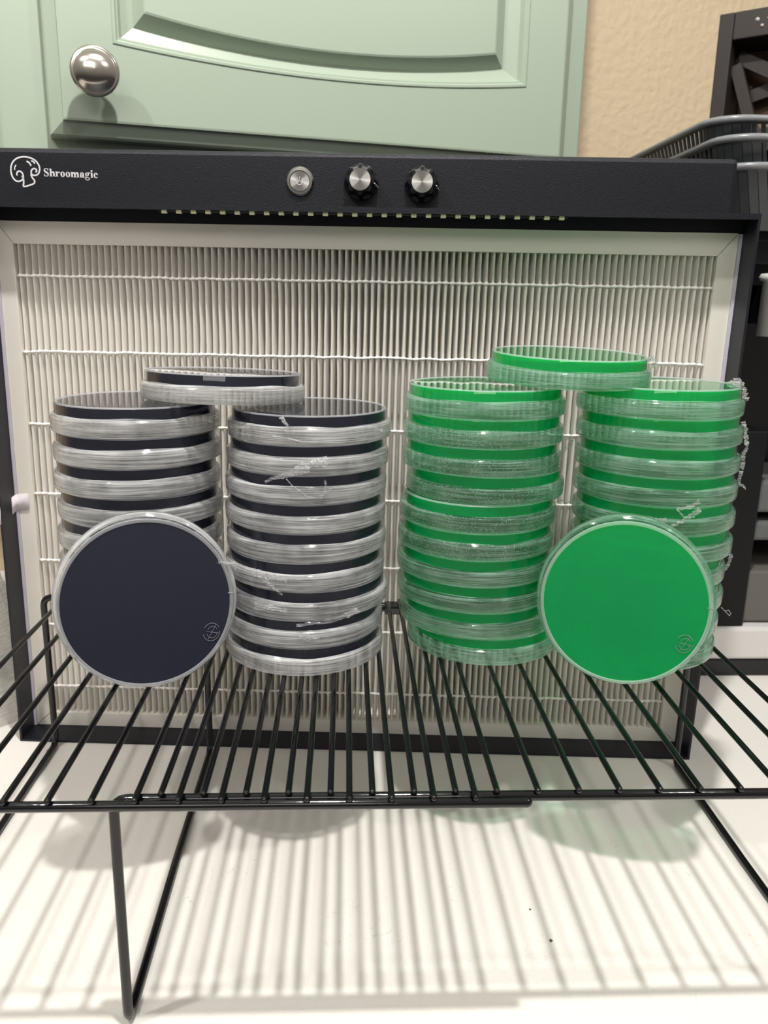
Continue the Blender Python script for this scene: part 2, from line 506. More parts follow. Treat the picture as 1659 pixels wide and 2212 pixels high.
fs.append(tuple((len(loops) - 1) * nL + k for k in range(nL)))
dm.add(vs, fs)
door = dm.xf(CM).build('door', M['sage'], cab)
kb = MB().lathe([(0.01, 0), (7, 0), (7, 2), (5.2, 4), (5, 12), (7.5, 17), (15.5, 20), (17.4, 21.5), (17.6, 23.5), (16.4, 24.6), (15.4, 24.2), (14.6, 24.6),
                 (13, 26.4), (10, 28.2), (6, 29.4), (2.5, 29.8), (0.01, 29.9)], 64)
kb.xf(Matrix.Rotation(PI / 2, 4, 'X')).xf(Matrix.Translation((23.2, 0, 358.5))).xf(CM).build('knob', M['nickel'], door)

# ------------------------------------------------------------------ flow hood
HL = Vector((-234.06, 249.71, ZT)); HA = -0.0655
HU = Vector((math.cos(HA), math.sin(HA), 0)); HN = Vector((-math.sin(HA), math.cos(HA), 0))
HW, HH, HD = 482.3, 369.2, 22.0
HM = Matrix(((HU.x, HN.x, 0, HL.x), (HU.y, HN.y, 0, HL.y), (0, 0, 1, ZT), (0, 0, 0, 1)))      # local (u, depth, height over worktop)


LEAN = 0.0087


def tp(mb):                      # the hood leans a hair to the right
    mb.v = [Vector((p.x + LEAN * p.z, p.y, p.z)) for p in mb.v]; return mb.xf(HM)


hood = thing('flow_hood', 'black laminar flow hood with white pleated filter standing on the worktop', 'flow hood')
t = 1.6
shell = MB()
shell.box(0, t, 0, 200, 0, HH).box(HW - t, HW, 0, 200, 0, HH)
shell.box(t, HW - t, 0, 200, 0, t).box(t, HW - t, 0, 60, HH - t, HH)
shell.box(t, HW - t, 0, t, HH - 3.4, HH - t)                               # folded hem under the top lip
tp(shell).build('casing', M['black'], hood)
fa = MB().box(-14, HW, 47.2, 200, HH, 407.5)
fas = tp(fa).build('fascia', M['black'], hood); bevel(fas, 3, 3)
tp(MB().box(t, HW - t, 60, 200, 3, HH - t)).build('inner_box', M['black'], hood)

flt = MB(); F0, F1, B0, B1 = 3.6, HW - 3.8, 1.8, 359.5
IN0, IN1, IB0, IB1 = 14.0, HW - 15.5, 12.0, 345.6


def quadprism(mb, pts, y0, y1):
    mb.add([(p[0], y, p[1]) for y in (y0, y1) for p in pts], [(0, 1, 2, 3), (7, 6, 5, 4), (0, 4, 5, 1), (1, 5, 6, 2), (2, 6, 7, 3), (3, 7, 4, 0)])


g = .25
quadprism(flt, [(F0, B0 + g), (IN0, IB0 + g), (IN0, IB1 - g), (F0, B1 - g)], HD, 58)
quadprism(flt, [(F1, B1 - g), (IN1, IB1 - g), (IN1, IB0 + g), (F1, B0 + g)], HD, 58)
quadprism(flt, [(F1 - g, B0), (IN1 - g, IB0), (IN0 + g, IB0), (F0 + g, B0)], HD, 58)
quadprism(flt, [(F0 + g, B1), (IN0 + g, IB1), (IN1 - g, IB1), (F1 - g, B1)], HD, 58)
tp(MB().box(t, HW - t, HD + 1, 58, 360, HH - t)).build('baffle', M['black'], hood)
tp(flt).build('filter_frame', M['board'], hood)
for a, b_ in ((1.7, 3.4), (HW - 3.6, HW - 1.7)):
    tp(MB().box(a, b_, HD - 1.5, 50, 2, 359)).build('gasket', M['gasket'], hood)

NP = 104; PW = (IN1 - IN0) / NP; CY = HD + 1.6; DEEP = 18.0
rows = 64; beads = [33.0 + 48.8 * i for i in range(7)]
pv = []; prof = [(-.5, 1.0), (-.36, .93), (-.21, .25), (-.13, .04), (-.05, 0), (.05, 0), (.13, .04), (.21, .25), (.36, .93)]
zs = [IB0 + (IB1 - IB0) * j / rows for j in range(rows + 1)]
amp = [random.uniform(.5, 1.0) for _ in range(NP)]
for j, z in enumerate(zs):
    nb = min(abs(z - bz) for bz in beads); free = min(1.0, nb / 12.0)
    for i in range(NP):
        wob = (mnoise.noise(Vector((i * .9, z * .018, 3.1))) * .55 + mnoise.noise(Vector((i * 2.3, z * .06, 9.0))) * .16) * free * amp[i]
        pin = 1.0 + .35 * (1 - min(1.0, nb / 8.0)) ** 1.5
        for (du, dy) in prof:
            x = IN0 + (i + .5 + (du * (pin if dy < .5 else 1))) * PW + wob * (1 if dy < .95 else .3)
            pv.append((min(max(x, IN0), IN1), CY + dy * DEEP, z))
n1 = NP * len(prof)
pf = [(j * n1 + k, j * n1 + k + 1, (j + 1) * n1 + k + 1, (j + 1) * n1 + k) for j in range(rows) for k in range(n1 - 1)]
tp(MB().add(pv, pf, True)).build('pleated_media', M['paper'], hood)
for bi, bz in enumerate(beads):
    gb = MB(); pts = []
    for i in range(NP * 4 + 1):
        u_ = IN0 + i * PW / 4
        ph = math.cos(2 * PI * (u_ - IN0 - PW / 2) / PW)
        pts.append((u_, CY + .5 - .55 * ph, bz + mnoise.noise(Vector((u_ * .09, bi * 7.7, 0))) * .7))
    rr = [.9 + .28 * math.cos(2 * PI * (p[0] - IN0 - PW / 2) / PW) + mnoise.noise(Vector((p[0] * .4, bi, 4))) * .3 for p in pts]
    gb.tube(pts, rr, 8)
    tp(gb).build('glue_bead', M['glue'], hood)

# LED strip tucked behind the top lip
strip = tp(MB().box(115, 366, t + .2, t + .8, HH - 4.6, HH - 1.7)).build('led_strip', M['pcb'], hood)
for i in range(28):
    u_ = 117 + i * 9.03
    c = tp(MB().box(u_, u_ + 3.2, t - .2, t + 2.2, HH - 5.4, HH - 3.0)).build('led_chip', M['led'], strip)


def FZ(px, py, off=0.0):         # a point measured on the fascia, in hood coordinates
    P0 = HL + HN * (47.2 - off); p = on_plane(px, py, P0, HN) - HL
    return p.dot(HU) - LEAN * p.z, p.z


def fascia_knob(px, py, kind):
    u_, z_ = FZ(px, py)
    R = Matrix.Rotation(PI / 2, 4, 'X')
    B = HM @ Matrix.Translation((u_ + LEAN * z_, 47.2, z_)) @ R
    if kind == 'button':
        ring = MB().lathe([(9.1, 0), (9.1, 1.2), (8.2, 2.2), (6.7, 2.3), (6.5, 1.2), (6.5, 0)], 48).xf(B).build('power_button', M['steel'], hood, 35)
        ring['label'] = 'round polished steel power button'
        cp = MB().lathe([(6.3, .6), (6.3, 1.7), (0.01, 1.7)], 48)
        _me = cp.mesh('button_cap', M['spun']); _me.set_sharp_from_angle(angle=.6); cpo = bpy.data.objects.new('button_cap', _me); COL.objects.link(cpo)
        cpo.parent = ring; M4 = B.copy(); M4.translation *= MM; cpo.matrix_local = M4
        sy = MB(); arc = [(2.3 * math.sin(a), 2.3 * math.cos(a), 1.95) for a in [(.6 + (2 * PI - 1.2) * i / 24) for i in range(25)]]
        sy.tube(arc, .22, 6); sy.tube([(0, .4, 1.95), (0, 2.8, 1.95)], .22, 6)
        sy.xf(B).build('power_symbol', M['decal'], ring)
    else:
        n = 8
        kbod = MB()
        prof = [(11.2, 0), (11.2, 2.2), (9.6, 3.2), (9.3, 12.5), (8.6, 13.6), (7.0, 13.8)]
        kbod.lathe(prof, 96, fr=lambda j, a: (.75 * math.cos(n * a) if 2 <= j <= 4 else 0))
        kbod.disc_cap(7.0, 13.8)
        kk = kbod.xf(B).build('control_knob', M['knobblack'], hood, 35)
        cap = MB().lathe([(6.9, 13.9), (6.7, 14.5), (0.01, 14.5)], 64)
        _me = cap.mesh('knob_cap', M['spun']); _me.set_sharp_from_angle(angle=.6); co = bpy.data.objects.new('knob_cap', _me); COL.objects.link(co)
        co.parent = kk; M4 = B.copy(); M4.translation *= MM; co.matrix_local = M4
        MB().tube([(9.2, -2.0, 12.9), (11.0, -3.4, 2.7)], .45, 6).xf(B).build('pointer_line', M['decal'], kk)


fascia_knob(648, 392, 'button'); fascia_knob(780, 394, 'knob'); fascia_knob(911, 399, 'knob')


# logo: mushroom outline and serif lettering, printed on the fascia
def crop(zx, zy):
    return FZ(zx * .2411, 300 + zy * .2411, .25)


def stroke(mb, pts, w, plane_y):
    """flat printed stroke of width w (mm); pts are (u, z)"""
    P = [Vector((p[0], p[1])) for p in pts]; L_ = []; n = len(P)
    for i in range(n):
        d = (P[min(i + 1, n - 1)] - P[max(i - 1, 0)]).normalized(); nn = Vector((-d.y, d.x))
        ww = w[i] if isinstance(w, (list, tuple)) else w
        L_ += [P[i] + nn * ww / 2, P[i] - nn * ww / 2]
    vs = [(p.x, plane_y, p.y) for p in L_] + [(p.x, plane_y + .2, p.y) for p in L_]
    m = 2 * n; fs = []
    for i in range(n - 1):
        a, b_, c, d = 2 * i, 2 * i + 1, 2 * i + 3, 2 * i + 2
        fs += [(a, b_, c, d), (a, d, d + m, a + m), (b_, b_ + m, c + m, c)]
    mb.add(vs, fs)


def smooth(pts, it=3):
    for _ in range(it):
        q = [pts[0]]
        for a, b_ in zip(pts[:-1], pts[1:]):
            q += [(a[0] * .75 + b_[0] * .25, a[1] * .75 + b_[1] * .25), (a[0] * .25 + b_[0] * .75, a[1] * .25 + b_[1] * .75)]
        q.append(pts[-1]); pts = q
    return pts


LY = 46.95
em = MB()
cap_ = [(152, 328), (150, 298), (172, 286), (198, 300), (212, 340), (198, 372), (158, 386), (118, 358), (96, 300), (98, 232), (135, 178), (200, 157), (270, 166), (325, 198),
        (356, 250), (354, 300), (330, 326), (298, 328), (278, 312), (280, 280), (302, 262), (324, 272), (330, 290), (318, 298)]
stem_ = [(196, 330), (208, 352), (214, 390), (206, 424), (222, 428), (290, 408), (312, 394), (308, 368), (290, 352), (276, 318)]
for L_ in (smooth(cap_), smooth(stem_, 2)):
    stroke(em, [crop(*p) for p in L_], .95, LY)
stroke(em, [crop(*p) for p in [(130, 278), (132, 252), (144, 232)]], .7, LY)
stroke(em, [crop(*p) for p in smooth([(238, 200), (262, 212), (278, 242)], 2)], .95, LY)
stroke(em, [crop(*p) for p in smooth([(278, 196), (298, 202), (312, 222)], 2)], .8, LY)
e_ = tp(em).build('mushroom_emblem', M['decal'], hood); e_['label'] = 'white outline mushroom emblem'

lt_ = MB()
c0 = crop(392, 334); c1 = crop(880, 352); xh = 1.0
DX = Vector((c1[0] - c0[0], c1[1] - c0[1]))
XH = abs(crop(600, 292)[1] - crop(600, 338)[1])          # x-height in mm
ADV = dict(S=1.12, h=1.16, r=.92, o=1.02, m=1.72, a=1.04, g=1.04, i=.62, c=.92)
word = 'Shroomagic'; tot = sum(ADV[c] for c in word); KX = DX.length / (tot * XH)
ang = math.atan2(DX.y, DX.x)


def gl_pt(ox, x, y):
    a = Vector(((ox + x) * XH * KX, y * XH))
    return (c0[0] + a.x * math.cos(ang), c0[1] + a.x * math.sin(ang) + a.y)


def poly(ox, pts):
    q = [gl_pt(ox, *p) for p in pts]; n = len(q)
    lt_.add([(p[0], LY, p[1]) for p in q] + [(p[0], LY + .2, p[1]) for p in q],
            [tuple(range(n))] + [(k, (k + 1) % n, (k + 1) % n + n, k + n) for k in range(n)])


def rect(ox, x0, x1, y0, y1):
    poly(ox, [(x0, y0), (x1, y0), (x1, y1), (x0, y1)])


def ring(ox, cx, cy, rx, ry, ss, st, a0=0, a1=360, n=28):
    A_ = [math.radians(a0 + (a1 - a0) * i / n) for i in range(n + 1)]
    for p, q in zip(A_[:-1], A_[1:]):
        poly(ox, [(cx + rx * math.cos(p), cy + ry * math.sin(p)), (cx + rx * math.cos(q), cy + ry * math.sin(q)),
                  (cx + (rx - ss) * math.cos(q), cy + (ry - st) * math.sin(q)), (cx + (rx - ss) * math.cos(p), cy + (ry - st) * math.sin(p))])


def ball(ox, cx, cy, r):
    poly(ox, [(cx + r * math.cos(k * PI / 8), cy + r * math.sin(k * PI / 8)) for k in range(16)])


def stem(ox, x, y0, y1, w=.3, top=True, bot=True):
    rect(ox, x, x + w, y0, y1)
    if bot: rect(ox, x - .1, x + w + .1, y0, y0 + .09)
    if top: rect(ox, x - .12, x + .02, y1 - .1, y1)


ox = 0.0
for ch in word:
    if ch == 'S':
        sp = [(.86, 1.18), (.8, 1.42), (.52, 1.53), (.24, 1.42), (.17, 1.18), (.28, .95), (.55, .78), (.82, .6), (.9, .36), (.8, .1), (.52, 0), (.24, .08), (.14, .38)]
        sp = smooth(sp, 2); n = len(sp)
        stroke(lt_, [gl_pt(ox, *p) for p in sp], [XH * (.1 + .24 * math.exp(-((i / (n - 1) - .5) / .2) ** 2)) for i in range(n)], LY)
        rect(ox, .82, .92, 1.1, 1.53); rect(ox, .1, .2, 0, .45)
    elif ch == 'h':
        stem(ox, .12, 0, 1.5); stem(ox, .72, 0, .66, top=False); ring(ox, .71, .64, .31, .38, .3, .12, 0, 170)
    elif ch == 'r':
        stem(ox, .12, 0, 1.0); ring(ox, .66, .62, .26, .38, .1, .1, 70, 175); ball(ox, .72, .84, .16)
    elif ch == 'o':
        ring(ox, .5, .5, .43, .53, .28, .09)
    elif ch == 'm':
        stem(ox, .12, 0, 1.0)
        for q in (.68, 1.26):
            stem(ox, q, 0, .66, top=False); ring(ox, q - .01, .64, .31, .38, .3, .12, 0, 170)
    elif ch == 'a':
        rect(ox, .58, .86, .08, .72); ring(ox, .5, .66, .36, .36, .26, .1, 0, 165); ball(ox, .24, .7, .14)
        ring(ox, .4, .28, .33, .3, .26, .09, 20, 340); ring(ox, .9, .14, .16, .16, .08, .08, 190, 340)
    elif ch == 'g':
        ring(ox, .44, .66, .36, .36, .24, .08); ring(ox, .48, -.2, .44, .3, .14, .12)
        stroke(lt_, [gl_pt(ox, *p) for p in [(.22, .36), (.14, .2), (.26, .08), (.6, .08)]], XH * .12, LY); ball(ox, .86, .96, .13)
    elif ch == 'i':
        stem(ox, .16, 0, 1.0); ball(ox, .31, 1.34, .18)
    elif ch == 'c':
        ring(ox, .48, .5, .42, .53, .28, .09, 50, 325); ball(ox, .72, .74, .15)
    ox += ADV[ch]
l_ = tp(lt_).build('lettering', M['decal'], hood); l_['label'] = 'white serif lettering on the fascia'

# strip of white tape over the left edge of the hood
tpv = []; path = [(12.5, 21.2, 174), (6.0, 21.1, 173.6), (3.6, 20, 173), (2.6, 14, 171.6), (2.3, 6, 170), (2.0, -.3, 168.6), (.4, -1.0, 168), (-1.2, -.6, 167.4), (-1.6, 6, 166), (-1.6, 16, 164), (-1.6, 30, 162)]
for p in path: tpv += [(p[0], p[1], p[2] + 5.8), (p[0], p[1], p[2] - 5.8)]
tpf = [(2 * i, 2 * i + 1, 2 * i + 3, 2 * i + 2) for i in range(len(path) - 1)]
tpo = MB().add(tpv, tpf, True).xf(HM).build('tape_strip', M['tape'])
sm_ = tpo.modifiers.new('thick', 'SOLIDIFY'); sm_.thickness = .0003
tag(tpo, 'strip of white tape hooked over the left edge of the black hood', 'tape')

# ------------------------------------------------------------------ wire shelf
shelf = thing('wire_shelf', 'black extendable wire shelf carrying the petri dish stacks', 'wire shelf')
XA0, XB0, SP = -136.12, -74.57, 17.335
RB, RR = 1.4, 2.25
ZF = ZT + RR


def yrear(x): return 229.3 - .0656 * x


def rail(name, x0, x1, y_, rear, z):
    yy = (lambda x: yrear(x) + y_) if rear else (lambda x: y_)
    MB().tube([(x0, yy(x0), z), ((x0 + x1) / 2, yy((x0 + x1) / 2), z), (x1, yy(x1), z)], RR, 12, round_caps=True).build(name, M['wire'], shelf)


ZR = -(RB + RR) + .2
rail('front_rail', -199.5, 76.3, 0, False, ZR); rail('front_rail', -88, 227, 4.6, False, ZR)
rail('rear_rail', -199.5, 76.3, 0, True, ZR); rail('rear_rail', -88, 227, -4.6, True, ZR)
for x, yf, off, sgn in ((-206, 0, 0, 1), (-94.5, 4.6, -4.6, 1), (233.5, 4.6, -4.6, -1)):
    yb = yrear(x) + off; r = 7
    for y_, dy in ((yf, 1), (yb, -1)):
        pts = fillet([(x + sgn * 7, y_, ZR), (x, y_, ZR), (x, y_, ZF), (x, y_ + dy * 9, ZF)], r - .5)
        MB().tube(pts, RR, 12).build('leg', M['wire'], shelf)
    MB().tube([(x, yf + 8.5, ZF), (x - .6, (yf + yb) * .5, ZF), (x, yb - 8.5, ZF)], RR, 12).build('foot_bar', M['wire'], shelf)
for i in range(-3, 12):
    x = XA0 + SP * i
    MB().tube([(x, -1.6, 0), (x, 60, 0), (x, 140, 0), (x, yrear(x) + 1.5, 0)], RB, 10, round_caps=True).build('bar', M['wire'], shelf)
for i in range(0, 18):
    x = XB0 + SP * i
    MB().tube([(x, 3.0, 0), (x, 60, 0), (x, 140, 0), (x, yrear(x) - 3, 0)], RB, 10, round_caps=True).build('bar', M['wire'], shelf)
ck = MB().box(27, 39, yrear(33) - 8.5, yrear(33) + 3.4, ZR - 3.2, ZR + 2.4)
bevel(ck.build('rail_clip', M['wire'], shelf), 1)

# ------------------------------------------------------------------ petri dishes
R_L, R_B, HT = 45.0, 43.0, 15.5
SEG = 96
lid_mb = MB().lathe([(0.01, 0.25), (R_L - .8, 0.25), (R_L, .9), (R_L, 8.6), (R_L - 1.0, 8.6)], SEG)
base_mb = MB().lathe([(R_B - 1.0, 1.6), (R_B, 1.6), (R_B, HT - .8), (R_B - .5, HT - .05), (R_B - 1.5, HT - .05), (R_B - 2.0, HT - .5), (0.01, HT - .5)], SEG)
agar_mb = MB().lathe([(0.01, 9.3), (R_B - 1.6, 9.3), (R_B - .8, 8.8), (R_B - .8, HT - 1.1), (R_B - 1.2, HT - .75), (0.01, HT - .75)], SEG)


def film_mb(seed):
    prof = [(R_L - 1.5, .3), (R_L + .05, .25), (R_L + .35, .9), (R_L + .45, 3), (R_L + .45, 6), (R_L + .42, 7.3), (R_L + .25, 8.0), (R_L - .15, 8.55), (R_L - .8, 9.0), (R_B + .3, 9.6)]

    def fz(j, a):
        k = {8: .4, 9: .9}.get(j, 0)
        return k * mnoise.noise(Vector((2 * math.cos(a), 2 * math.sin(a), seed * 3.3)))

    def fr(j, a):
        return (.14 if j > 1 else .05) * mnoise.noise(Vector((7 * math.cos(a), 7 * math.sin(a), seed + j * .8)))
    return MB().lathe(prof, SEG, fr=fr, fz=fz)


ME = dict(lid=lid_mb.mesh('lid', M['lid']), base=base_mb.mesh('base', M['base']),
          black=agar_mb.mesh('agar', M['black_agar']), green=agar_mb.mesh('agar', M['green_agar']))
ME['lid_lit_green'] = lid_mb.mesh('lid', M['lid_lit_green'])
ME['base'].materials.append(M['base_rim']); ME['base'].materials.append(M['base_plate'])
for i_, p_ in enumerate(ME['base'].polygons):
    if SEG * 2 <= i_ < SEG * 5: p_.material_index = 1           # the raised stacking rim
    elif i_ >= SEG * 5: p_.material_index = 2                    # the flat plate
for k in ('lid', 'lid_lit_green', 'base', 'black', 'green'):
    ME[k].set_sharp_from_angle(angle=math.radians(35))
FILMS = [film_mb(s).mesh('film_wrap', M['film']) for s in range(4)]
THINS = [film_mb(s + 5).mesh('film_wrap', M['film_lit_green']) for s in range(4)]
WETS = [film_mb(s + 9).mesh('film_wrap', M['film_wet_lit_green']) for s in range(2)]


def dish(colour, label, group, loc, rot=(0, 0, 0), wet=False, hs=1.0):
    t_ = thing('petri_dish', label, 'petri dish', loc, group)
    t_.rotation_euler = rot; t_.scale = (1, 1, hs)
    parts = {}
    for nm, me in (('lid', ME['lid_lit_green' if colour == 'green' else 'lid']), ('base', ME['base']), ('agar', ME[colour]), ('film_wrap', random.choice(WETS if wet else THINS if colour == 'green' else FILMS))):
        c = bpy.data.objects.new(nm, me); COL.objects.link(c); c.parent = t_; parts[nm] = c
    return t_, parts


ORD = ['topmost', 'second from top', 'third from top', 'fourth from top', 'fifth from top', 'sixth from top', 'seventh from top', 'eighth from top', 'ninth from top']
Z0 = RB + .1
STACKS = {
    'BL': ('black', 15.63, 'stack of black dishes behind the standing black dish',
           [(-117.4, 164.4), (-117.4, 164.4), (-117, 164.4), (-116.4, 164.4), (-116.4, 164.4), (-115.6, 164.6), (-117, 165.4), (-116.2, 166), (-116.6, 166.6)]),
    'BR': ('black', 15.39, 'black stack next to the green stack',
           [(-23.0, 153.5), (-23.4, 155), (-20.8, 156.5), (-22.6, 158), (-21.8, 160), (-22.3, 161), (-22.0, 162), (-21.1, 162.4), (-20.0, 162.4)]),
    'GL': ('green', 15.2, 'green stack next to the black stack',
           [(83.6, 166), (78.6, 166), (77, 166), (76.4, 165.6), (76.6, 165.4), (77.2, 166), (81.0, 168), (78.0, 168), (78.4, 167), (78.6, 167)]),
    'GR': ('green', 15.43, 'stack of green dishes behind the standing green dish',
           [(174.4, 158.4), (175, 158.4), (176, 158.4), (175.4, 158.4), (178.2, 159), (178.4, 160), (178.2, 160.8), (178, 161.4), (177.8, 161.6), (176.7, 161.4)]),
}
DISH = {}
for key, (colr, pitch, where, pos) in STACKS.items():
    n = len(pos)
    for k, (x, y) in enumerate(pos):
        r = n - 1 - k
        word_ = 'bottom dish' if k == 0 else (ORD[r] + ' dish')
        wet = key == 'GL' and 4 <= k <= 8
        lab = f'{word_} of the {where}'
        t_, p_ = dish(colr, lab, 'petri dishes of the ' + where,
                      (x, y, Z0 + k * pitch), (0, 0, random.uniform(0, 6.28)), wet, (pitch - .02) / HT)
        DISH[key, k] = (t_, p_)
DISH['BB', 0] = dish('black', 'black agar dish lying across the tops of the two black stacks', 'single dishes bridging the stacks', (-68.8, 171.5, 142.25), (0, math.radians(2.4), 1.0))
DISH['GB', 0] = dish('green', 'bright green agar dish lying across the tops of the two green stacks', 'single dishes bridging the stacks', (124.5, 166, 155.75), (0, math.radians(-2.4), 2.0))


def standing(colr, label, px, py, tilt, yaw):
    """dish on its rim, agar face to the viewer; (px, py) is the foot of the face circle"""
    n_ = Vector((-math.sin(yaw) * math.cos(tilt), -math.cos(yaw) * math.cos(tilt), math.sin(tilt)))
    a = Vector((math.cos(yaw), -math.sin(yaw), 0)); b_ = n_.cross(a)
    if b_.z < 0: a = -a; b_ = n_.cross(a)
    R3 = Matrix((a, b_, n_)).transposed()
    rad = R_L + .6
    c = Vector((px, py, 0)) + b_ * rad
    foot = -n_ * HT - b_ * rad
    c.z += RB - .55 - (c + foot).z          # the rim settles a little between two bars
    o_, p_ = dish(colr, label, None, (0, 0, 0))
    o_.matrix_world = Matrix.LocRotScale((c - n_ * HT) * MM, R3.to_quaternion(), None)
    # embossed maker's mark and the moulded tick at the rim
    mk = MB(); mr = 4.1; cx, cy = 31.0, -17.5
    rot_ = math.radians(-20)
    T = lambda x, y: (cx + x * math.cos(rot_) - y * math.sin(rot_), cy + x * math.sin(rot_) + y * math.cos(rot_), HT - .45)
    for a0, a1 in ((-150, 20), (45, 165)):
        mk.tube([T(mr * math.cos(math.radians(a0 + (a1 - a0) * i / 20)), 1.15 * mr * math.sin(math.radians(a0 + (a1 - a0) * i / 20))) for i in range(21)], .13, 6)
        mk.tube([T(.62 * mr * math.cos(math.radians(a0 + (a1 - a0) * i / 20)) + .4, .75 * mr * math.sin(math.radians(a0 + (a1 - a0) * i / 20))) for i in range(21)], .1, 6)
    mk.tube([T(-.6 * mr, -.1 * mr), T(.9 * mr, .1 * mr)], .11, 6); mk.tube([T(.25 * mr, 1.1 * mr), T(-.1 * mr, -.95 * mr)], .11, 6)
    m_ = mk.build('embossed_mark', M['mark'], p_['base']); m_['label'] = 'small embossed round mark'
    tk = MB().tube([(40.2, 2.2, HT - .2), (43.2, 2.2, HT - .2)], .3, 6)
    tk.build('rim_tick', M['mark'], p_['base'])
    return o_, p_


DISH['BS', 0] = standing('black', 'large black agar dish standing on its rim against the black stack', -97.2, 88.0, math.radians(8), math.radians(-14))
DISH['GS', 0] = standing('green', 'bright green agar dish standing on its rim against the green stack', 142.6, 90.5, math.radians(7), math.radians(18))


# loose ends of the sealing film
def ribbon(mb, pts, w0, w1, seed, crumple=.6, nsub=10):
    P = [Vector(p) for p in pts]; Q = []
    for a, b_ in zip(P[:-1], P[1:]):
        for i in range(nsub): Q.append(a.lerp(b_, i / nsub))
    Q.append(P[-1]); n = len(Q); vs = []; K = 4
    for i, p in enumerate(Q):
        t_ = i / (n - 1); d = (Q[min(i + 1, n - 1)] - Q[max(i - 1, 0)]).normalized()
        side = d.cross(CF).normalized(); w = (w0 + (w1 - w0) * t_)
        for k in range(K + 1):
            s = (k / K - .5) * w
            nn = mnoise.noise_vector(Vector((i * .7, k * 1.3, seed))) * crumple
            vs.append(p + side * s + nn + CF * (mnoise.noise(Vector((i * .9, k * 2.1, seed + 5))) * crumple))
    fs = [(i * (K + 1) + k, i * (K + 1) + k + 1, (i + 1) * (K + 1) + k + 1, (i + 1) * (K + 1) + k) for i in range(n - 1) for k in range(K)]
    mb.add(vs, fs, False)


def tail(key, k, strips, cyl_r=46.6):
    o_, p_ = DISH[key, k]
    bpy.context.view_layer.update()
    cx, cy = o_.location.x / MM, o_.location.y / MM
    mb = MB()
    for si, (pts, w0, w1, cr) in enumerate(strips):
        P = [on_cyl(px, py, cx, cy, cyl_r + .25 * i) for i, (px, py) in enumerate(pts)]
        if w0 <= .5: mb.tube(P, w0, 6)
        else: ribbon(mb, P, w0, w1, si * 3.7 + k, cr)
    ob = mb.build('film_tail', M['film_tail'], None)
    ob.parent = o_; ob.matrix_parent_inverse = o_.matrix_world.inverted()
    return ob


tail('BR', 6, [([(572, 1042), (592, 1032), (620, 1026), (640, 1018), (668, 1012)], 1.2, 4.5, .7), ([(634, 1020), (650, 1006), (676, 1000), (708, 997)], 2.5, 5.5, .9),
               ([(618, 1034), (632, 1050), (648, 1060), (664, 1073), (682, 1076)], .28, .28, 0)])
tail('BR', 5, [([(702, 1037), (704, 1050), (700, 1066), (690, 1074)], .9, 2.2, .8), ([(696, 1068), (712, 1058), (726, 1050)], .22, .22, 0)])
tail('BR', 8, [([(608, 900), (614, 912), (622, 920)], 2.4, 1.2, 1.0), ([(588, 942), (620, 946), (650, 954), (690, 955)], .3, .3, 0)])
tail('BR', 3, [([(545, 1235), (580, 1246), (620, 1252)], 4, 2.5, 1.1), ([(560, 1242), (590, 1270), (610, 1285)], 2.5, 1, .9)])
tail('BR', 2, [([(548, 1310), (580, 1312), (620, 1320)], 4, 2, 1.0), ([(640, 1352), (720, 1340), (775, 1318)], 1.4, 3, 1.0)])
tail('BR', 1, [([(650, 1372), (668, 1380), (690, 1374)], 4, 2, 1.2)])
tail('GR', 4, [([(1462, 1100), (1490, 1096), (1512, 1082)], 1.0, 2.6, .6), ([(1452, 1136), (1474, 1126), (1496, 1112), (1512, 1100)], 1.2, 3.2, .8), ([(1462, 1100), (1478, 1118), (1492, 1114)], .8, 1.2, .4)])
tail('GR', 3, [([(1398, 1118), (1420, 1124), (1440, 1122)], 1.4, 2, .7)])


def side_tail(key, k, pts, w0, w1, cr, seed, dy=0):
    """film end hanging off the right-hand silhouette of a stack"""
    o_, p_ = DISH[key, k]
    bpy.context.view_layer.update()
    cy = o_.location.y / MM + dy
    mb = MB(); N = Vector((0, 1, 0))
    P = [on_plane(px, py, (0, cy, 0), N) for px, py in pts]
    if w0 <= .5: mb.tube(P, w0, 6)
    else: ribbon(mb, P, w0, w1, seed, cr)
    ob = mb.build('film_tail', M['film_tail'], None)
    ob.parent = o_; ob.matrix_parent_inverse = o_.matrix_world.inverted()


side_tail('GR', 9, [(1566, 836), (1584, 826), (1596, 822), (1602, 834), (1606, 852), (1612, 868)], 3.0, 4.0, 1.6, 1)
side_tail('GR', 8, [(1606, 910), (1611, 930), (1612, 955), (1614, 960)], 2.5, 2.0, 1.2, 2)
side_tail('GR', 7, [(1614, 958), (1612, 972), (1604, 984), (1606, 1000), (1600, 1012)], 1.2, 2.6, 1.0, 3)
side_tail('GR', 6, [(1602, 1016), (1598, 1032), (1594, 1044), (1606, 1050), (1611, 1056)], 2.6, .8, .9, 4)
side_tail('GR', 3, [(1580, 1196), (1576, 1212), (1570, 1224), (1564, 1230)], 2.2, 1.6, 1.4, 5)
side_tail('GR', 2, [(1558, 1312), (1566, 1320), (1576, 1330), (1579, 1326), (1574, 1318), (1566, 1320)], .3, .3, 0, 6)
side_tail('GB', 0, [(1396, 780), (1404, 774), (1412, 776), (1416, 786), (1408, 794)], 2.4, 3.2, 1.6, 7)
side_tail('GL', 7, [(1208, 976), (1222, 966), (1236, 950), (1234, 958), (1222, 972), (1206, 986)], .35, .35, 0, 8, -10)
side_tail('GL', 5, [(1206, 1084), (1214, 1080), (1222, 1088), (1230, 1084)], .3, .3, 0, 9, -10)
side_tail('BS', 0, [(466, 1218), (478, 1213), (490, 1216), (505, 1218), (512, 1226)], .9, 2.2, .8, 10, -3)

